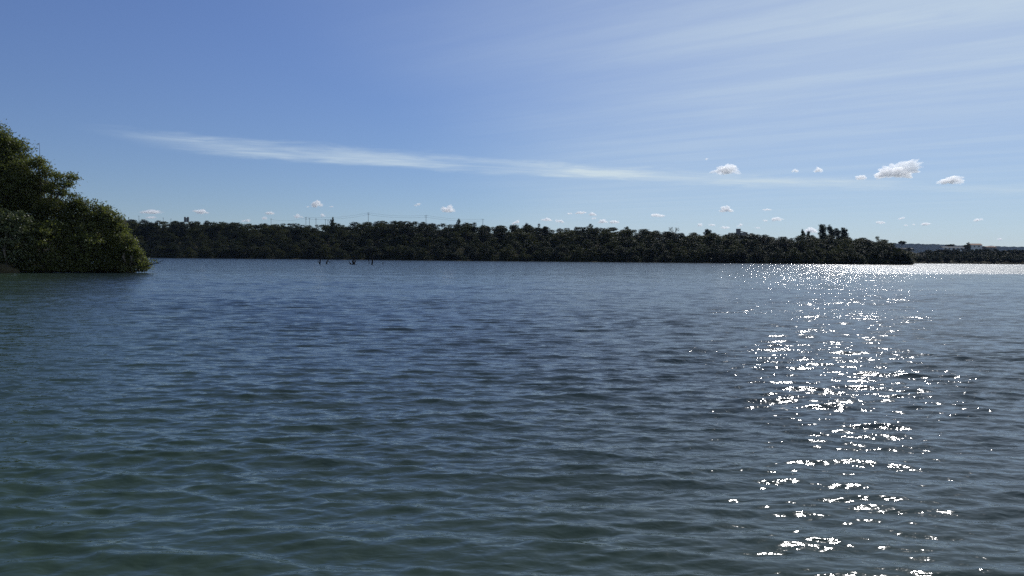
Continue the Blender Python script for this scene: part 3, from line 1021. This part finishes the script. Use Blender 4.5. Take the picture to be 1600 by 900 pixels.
def block_house():
    Y = 600
    b = pt(1153.6, 366, Y)
    a = b.x / Y
    gz = float(ground_h(a, Y - shore(a))) - 0.5
    t = empty('block_house', (b.x, Y, gz), 'small square tower house with a low wing on the skyline of the wood', 'house')
    top = pt(1153.6, 358, Y).z - gz
    obj('wall', MB().box((0, 0, top / 2), (2.7, 3.2, top)).mesh('wall'), M_tank, t)
    obj('parapet', MB().box((0, 0, top + 0.1), (3.0, 3.5, 0.25)).mesh('parapet'), M_tank, t)
    wz = pt(1160, 363.5, Y).z - gz
    obj('wing', MB().box((3.9, 0, wz / 2), (4.9, 4, wz)).mesh('wing'), M_concrete, t)
    rf = MB().poly([(1.37, -2.4, wz + 1.1), (6.7, -2.4, wz + 0.05), (6.7, 2.4, wz + 0.05), (1.37, 2.4, wz + 1.1),
                    (1.37, -2.4, wz + 0.9), (6.7, -2.4, wz - 0.15), (6.7, 2.4, wz - 0.15), (1.37, 2.4, wz + 0.9)],
                   [(0, 1, 2, 3), (7, 6, 5, 4), (0, 4, 5, 1), (1, 5, 6, 2), (2, 6, 7, 3), (3, 7, 4, 0)])
    obj('roof', rf.mesh('roof'), M_roof, t)
    w = obj('window', MB().box((-0.1, -1.61, top - 1.6), (0.9, 0.05, 1.1)).mesh('window'), M_glass, t)


block_house()


def house(name, px0, px1, ey, by, Y, roof_h, wall_mat, roof_mat, windows, label, depth=8.0):
    l, r_ = pt(px0, by, Y), pt(px1, by, Y)
    cx = (l.x + r_.x) / 2
    w = r_.x - l.x
    a = cx / Y
    gz = min(float(ground_h(a, Y - shore(a))) - 0.3, l.z)
    ez = pt((px0 + px1) / 2, ey, Y).z - gz
    t = empty(name, (cx, Y, gz), label, 'house')
    obj('wall', MB().box((0, 0, ez / 2), (w, depth, ez)).mesh('wall'), wall_mat, t)
    hw, hd = w / 2 + 0.5, depth / 2 + 0.6
    rf = MB().poly([(-hw, -hd, ez), (hw, -hd, ez), (hw, hd, ez), (-hw, hd, ez), (-hw, 0, ez + roof_h), (hw, 0, ez + roof_h)],
                   [(0, 1, 5, 4), (2, 3, 4, 5), (0, 4, 3), (1, 2, 5), (3, 2, 1, 0)])
    obj('roof', rf.mesh('roof'), roof_mat, t)
    for (fx, ww, wh) in windows:
        x = -w / 2 + fx * w
        wd = obj('window', MB().box((x, -depth / 2 - 0.03, ez - 1.5), (ww, 0.08, wh)).mesh('window'), M_glass, t)
        obj('sill', MB().box((x, -depth / 2 - 0.1, ez - 1.5 - wh / 2 - 0.06), (ww + 0.2, 0.2, 0.1)).mesh('sill'), M_white, wd)


house('house', 1470, 1503, 386.6, 391, 790, 0.7, M_white, M_concrete, [(.12, 2.0, 1.4), (.3, 1.6, 1.4), (.5, 2.2, 1.6), (.7, 1.6, 1.4), (.88, 2.0, 1.4)],
      'long low white house with a row of dark windows on the right bank')
house('house', 1514, 1531, 383.0, 388, 815, 1.7, M_white, M_roof, [(.3, 1.4, 1.3), (.7, 1.4, 1.3)], 'clay-roofed house just right of the long white house')
house('house', 1538, 1553, 386.2, 390, 830, 1.0, M_concrete, M_roof, [(.5, 1.4, 1.2)], 'small low clay-roofed house, rightmost on the right bank')
house('shed', 1407, 1424, 388.4, 391.5, 640, 0.4, M_concrete, M_concrete, [(.5, 1.2, 0.8)], 'low grey shed half hidden in trees beyond the wooded point', 5.0)


# ------------------------------------------------------------------ clouds
def cloud_mat(name, density):
    m, nd, lk = new_mat(name)
    v = N(nd, 'ShaderNodeVolumePrincipled')
    v.inputs['Color'].default_value = (1, 1, 1, 1)
    v.inputs['Density'].default_value = density
    v.inputs['Anisotropy'].default_value = 0.5
    lk.new(v.outputs[0], N(nd, 'ShaderNodeOutputMaterial').inputs['Volume'])
    return m


def ico(sub):
    import bmesh
    bm = bmesh.new()
    bmesh.ops.create_icosphere(bm, subdivisions=sub, radius=1.0)
    V = np.array([v.co[:] for v in bm.verts])
    Fc = np.array([[v.index for v in f.verts] for f in bm.faces])
    bm.free()
    return V, Fc


ICO = {3: ico(3), 4: ico(4), 5: ico(5), 6: ico(6)}
CLOUD_BASE = 1150.0
_cm = {}


def cloud(px, py, w, h, label, seed, style='puff', dens=1.0):
    """px, py centre, w, h size in photograph pixels; the base lies in one condensation level"""
    r = np.random.default_rng(seed)
    d = CAM_M.to_3x3() @ Vector(((px - 800) / F, (450 - (py + h * 0.5)) / F, -1.0))
    s = (CLOUD_BASE - CAM_H) / max(d.z, 0.012)
    Y = d.y * s
    mpp = Y / F
    V0, Fc = ICO[6 if w > 60 else 5 if w > 35 else 4]
    V0 = V0.copy()
    sx, sz = w * mpp * 0.5, h * mpp * 0.5
    sy = min(sx, max(sz * 1.4, sx * 0.55))
    # lumps in a space where the cloud is a unit ball; star-shaped union
    nb = int(np.clip(w * 0.9, 9, 55))
    C = r.normal(0, 1, (nb, 3))
    C /= np.linalg.norm(C, axis=1)[:, None]
    C *= r.uniform(0.25, 0.72, nb)[:, None]
    C[:, 2] = np.abs(C[:, 2]) * 1.0 - 0.42
    if style == 'tower':                       # two heads, the right one taller and ragged
        C[:, 2] *= 0.75
        right = np.array([(0.62, 0, 0.35), (0.74, 0.1, 0.55), (0.66, -0.1, 0.1), (0.80, 0, 0.25), (0.5, 0.1, 0.2), (0.70, 0, 0.62), (0.79, 0, 0.45),
                          (-0.05, 0, 0.30), (-0.12, 0.1, 0.12), (0.1, 0, 0.2), (-0.5, 0, -0.1), (-0.68, 0, -0.3), (-0.3, 0, 0.1), (0.3, 0, 0.05), (0.28, 0, 0.30), (0.42, 0, 0.36), (0.18, 0, 0.28), (0.62, 0, -0.1), (0.7, 0, -0.05), (0.66, 0, -0.3), (0.55, 0, 0.45)])
        C[:, 2] = np.minimum(C[:, 2], 0.12 - 0.35 * np.maximum(0, -C[:, 0]))
        C = np.vstack([C, right])
    if style == 'wisp':
        C[:, 2] *= 0.5
        C[:, 0] *= 1.25
    if style == 'rise':                        # wedge growing to the right
        C[:, 2] = C[:, 2] * 0.5 + 0.35 * C[:, 0]
    rad = r.uniform(0.16, 0.34, len(C))
    if style == 'tower':
        rad = r.uniform(0.12, 0.24, len(C))
    dirs = V0 / np.linalg.norm(V0, axis=1)[:, None]
    b = dirs @ C.T
    disc = b * b - (C ** 2).sum(1)[None, :] + rad[None, :] ** 2
    hit = np.where(disc > 0, b + np.sqrt(np.maximum(disc, 0)), 0.0)
    rr = np.maximum(hit.max(1), 0.17)
    P = dirs * rr[:, None]
    # billow relief
    rel = np.zeros(len(P))
    for k in range(26):
        fr = math.exp(r.uniform(math.log(5), math.log(30)))
        q = r.normal(0, 1, 3)
        q /= np.linalg.norm(q)
        rel += np.abs(np.sin(P @ q * fr + r.uniform(0, 6.28))) * (2.2 / fr)
    rel -= rel.mean()
    P = dirs * (rr * (1 + 0.42 * rel))[:, None]
    lo, hi = P.min(0), P.max(0)
    P = (P - (lo + hi) / 2) / ((hi - lo) / 2)
    P[:, 2] = np.where(P[:, 2] < -0.62, -0.62 + (P[:, 2] + 0.62) * 0.45, P[:, 2])   # flatter base
    P *= np.array([sx, sy, sz])
    c = pt(px, py, Y)
    od = dens * 3.6 / (2 * math.sqrt(sy * sz))
    key = round(od * 2000)
    if key not in _cm:
        _cm[key] = cloud_mat('cloud_%d' % key, max(key, 1) / 2000.0)
    o = obj('cumulus_cloud', mesh_np('cumulus_cloud', P, Fc, True), _cm[key], None, None, label, 'cloud', 'small cumulus clouds')
    o.location = c


CLOUDS = [
    (1404, 265, 78, 36, 'largest cumulus cloud, ragged with a tall right head, at upper right', 'tower', 1.5),
    (1486, 282, 46, 17, 'domed white cloud just right of the largest cumulus', 'puff', 1.2),
    (1346, 277.5, 20, 9, 'ragged little cloud touching the left foot of the largest cumulus', 'wisp', 0.9),
    (1134, 265.5, 50, 18, 'broad oval cloud high on the right, left of the largest cumulus', 'puff', 1.2),
    (1242, 267, 12, 7, 'faint little puff, left of a pair between oval cloud and largest cumulus', 'wisp', 0.7),
    (1279, 265.5, 15, 10, 'small round puff, right of a pair between oval cloud and largest cumulus', 'puff', 0.9),
    (1104, 249, 5, 4, 'speck of cloud above the left end of the high oval cloud', 'wisp', 0.6),
    (1134, 327, 25, 13, 'compact dome cloud above the block house skyline', 'puff', 1.2),
    (1028, 337, 25, 7, 'thin bent wisp of cloud above the bare skyline tree', 'wisp', 0.8),
    (1199, 327.5, 16, 4, 'flat wisp right of the compact dome cloud', 'wisp', 0.7),
    (1214, 343, 22, 8, 'small wedge cloud low above the skyline right of the block house', 'puff', 1.0),
    (1196, 345, 8, 4, 'speck of cloud at the left of the small wedge cloud', 'wisp', 0.7),
    (1093, 352, 9, 8, 'slanting scrap of cloud low over the umbrella-crowned tree', 'rise', 0.8),
    (1112, 351.5, 13, 4, 'thin flat scrap of cloud just right of the slanting scrap', 'wisp', 0.8),
    (1133, 355.5, 16, 5, 'low flat cloud just left of the block house roof', 'puff', 0.9),
    (1156, 352, 11, 7, 'slanting scrap of cloud just above the block house', 'rise', 0.8),
    (1184, 356, 9, 3, 'tiny flat scrap of cloud just right of the block house', 'wisp', 0.7),
    (1265, 360, 27, 11, 'white cloud partly hidden behind the eucalyptus clump', 'puff', 1.2),
    (1376, 348, 16, 5, 'small flat cloud low above the wooded point', 'puff', 1.0),
    (1409, 341, 10, 5, 'slanting wisp above the row of specks over the wooded point', 'rise', 0.8),
    (1415, 352, 8, 3, 'left speck of two under the slanting wisp at right', 'wisp', 0.8),
    (1427, 351, 6, 3, 'right speck of two under the slanting wisp at right', 'wisp', 0.8),
    (1447, 350, 17, 6, 'small white cloud above the blue ridge left of the white house', 'puff', 1.1),
    (1529, 344, 18, 6, 'small arched cloud low at the far right', 'rise', 0.9),
    (1562, 374, 9, 5, 'tiny cloud sitting on the blue ridge at far right', 'puff', 0.8),
    (854, 343, 20, 6, 'small flat cloud, left one low in the middle of the sky', 'puff', 1.0),
    (875, 346, 16, 6, 'ragged small cloud right of the flat one low in the middle', 'wisp', 0.9),
    (806, 347.5, 14, 9, 'small cloud resting on the skyline above the wood, mid photo', 'rise', 0.9),
    (890, 334, 9, 4, 'speck of cloud left of the long thin cloud mid photo', 'wisp', 0.8),
    (907, 332.5, 20, 5, 'long thin cloud over the middle of the far wood', 'wisp', 1.0),
    (926, 335, 14, 7, 'round puff at the right end of the long thin cloud', 'puff', 1.1),
    (928, 341.5, 10, 4, 'faint scrap of cloud under the round puff mid photo', 'wisp', 0.6),
    (942, 346, 17, 8, 'left half of the low double cloud over the flat-topped tree', 'puff', 1.1),
    (960, 347, 17, 6, 'right half of the low double cloud over the flat-topped tree', 'puff', 1.1),
    (496, 319.5, 23, 14, 'bright rounded cloud high above the substation poles', 'puff', 1.2),
    (518, 323, 8, 4, 'faint speck right of the bright cloud over the substation', 'wisp', 0.5),
    (481, 323, 5, 3, 'faint speck left of the bright cloud over the substation', 'wisp', 0.7),
    (466, 338, 16, 8, 'small cloud beside the left wire-end pole', 'puff', 1.0),
    (504.5, 337, 8, 7, 'scrap of cloud just above the substation poles', 'wisp', 0.7),
    (652, 320, 13, 7, 'faint forked wisp above the middle power pole', 'rise', 0.6),
    (700, 326.5, 25, 15, 'bright slanting cloud between the middle and right-hand power poles', 'puff', 1.2),
    (236, 331, 42, 8, 'long flat cloud low at left beside the shore trees', 'puff', 1.0),
    (237, 340, 20, 5, 'faint flat cloud under the long flat one at left', 'wisp', 0.6),
    (314, 331, 26, 9, 'humped white cloud right of the twin tanks', 'puff', 1.1),
    (421, 333, 19, 6, 'small peaked cloud above the lone thin pole', 'puff', 0.9),
    (413, 341, 10, 6, 'faint puff low on the skyline left of the lone thin pole', 'wisp', 0.7),
    (384, 345, 16, 6, 'cloud peeping over the wood left of the lone thin pole', 'puff', 0.9),
]
for i, (x, y, w, h, lb, st, dn) in enumerate(CLOUDS):
    cloud(x, y, w, h, lb, 900 + i, st, dn)

# ------------------------------------------------------------------ haze: the air between camera and ridge
hz = MB().box((0, 2750, 78), (12000, 6300, 166)).mesh('haze')
m, nd, lk = new_mat('haze_air')
v = N(nd, 'ShaderNodeVolumePrincipled')
v.inputs['Color'].default_value = (0.46, 0.62, 1.0, 1)
v.inputs['Density'].default_value = 2.8e-5
v.inputs['Anisotropy'].default_value = 0.2
lk.new(v.outputs[0], N(nd, 'ShaderNodeOutputMaterial').inputs['Volume'])
obj('haze', hz, m, kind='stuff')
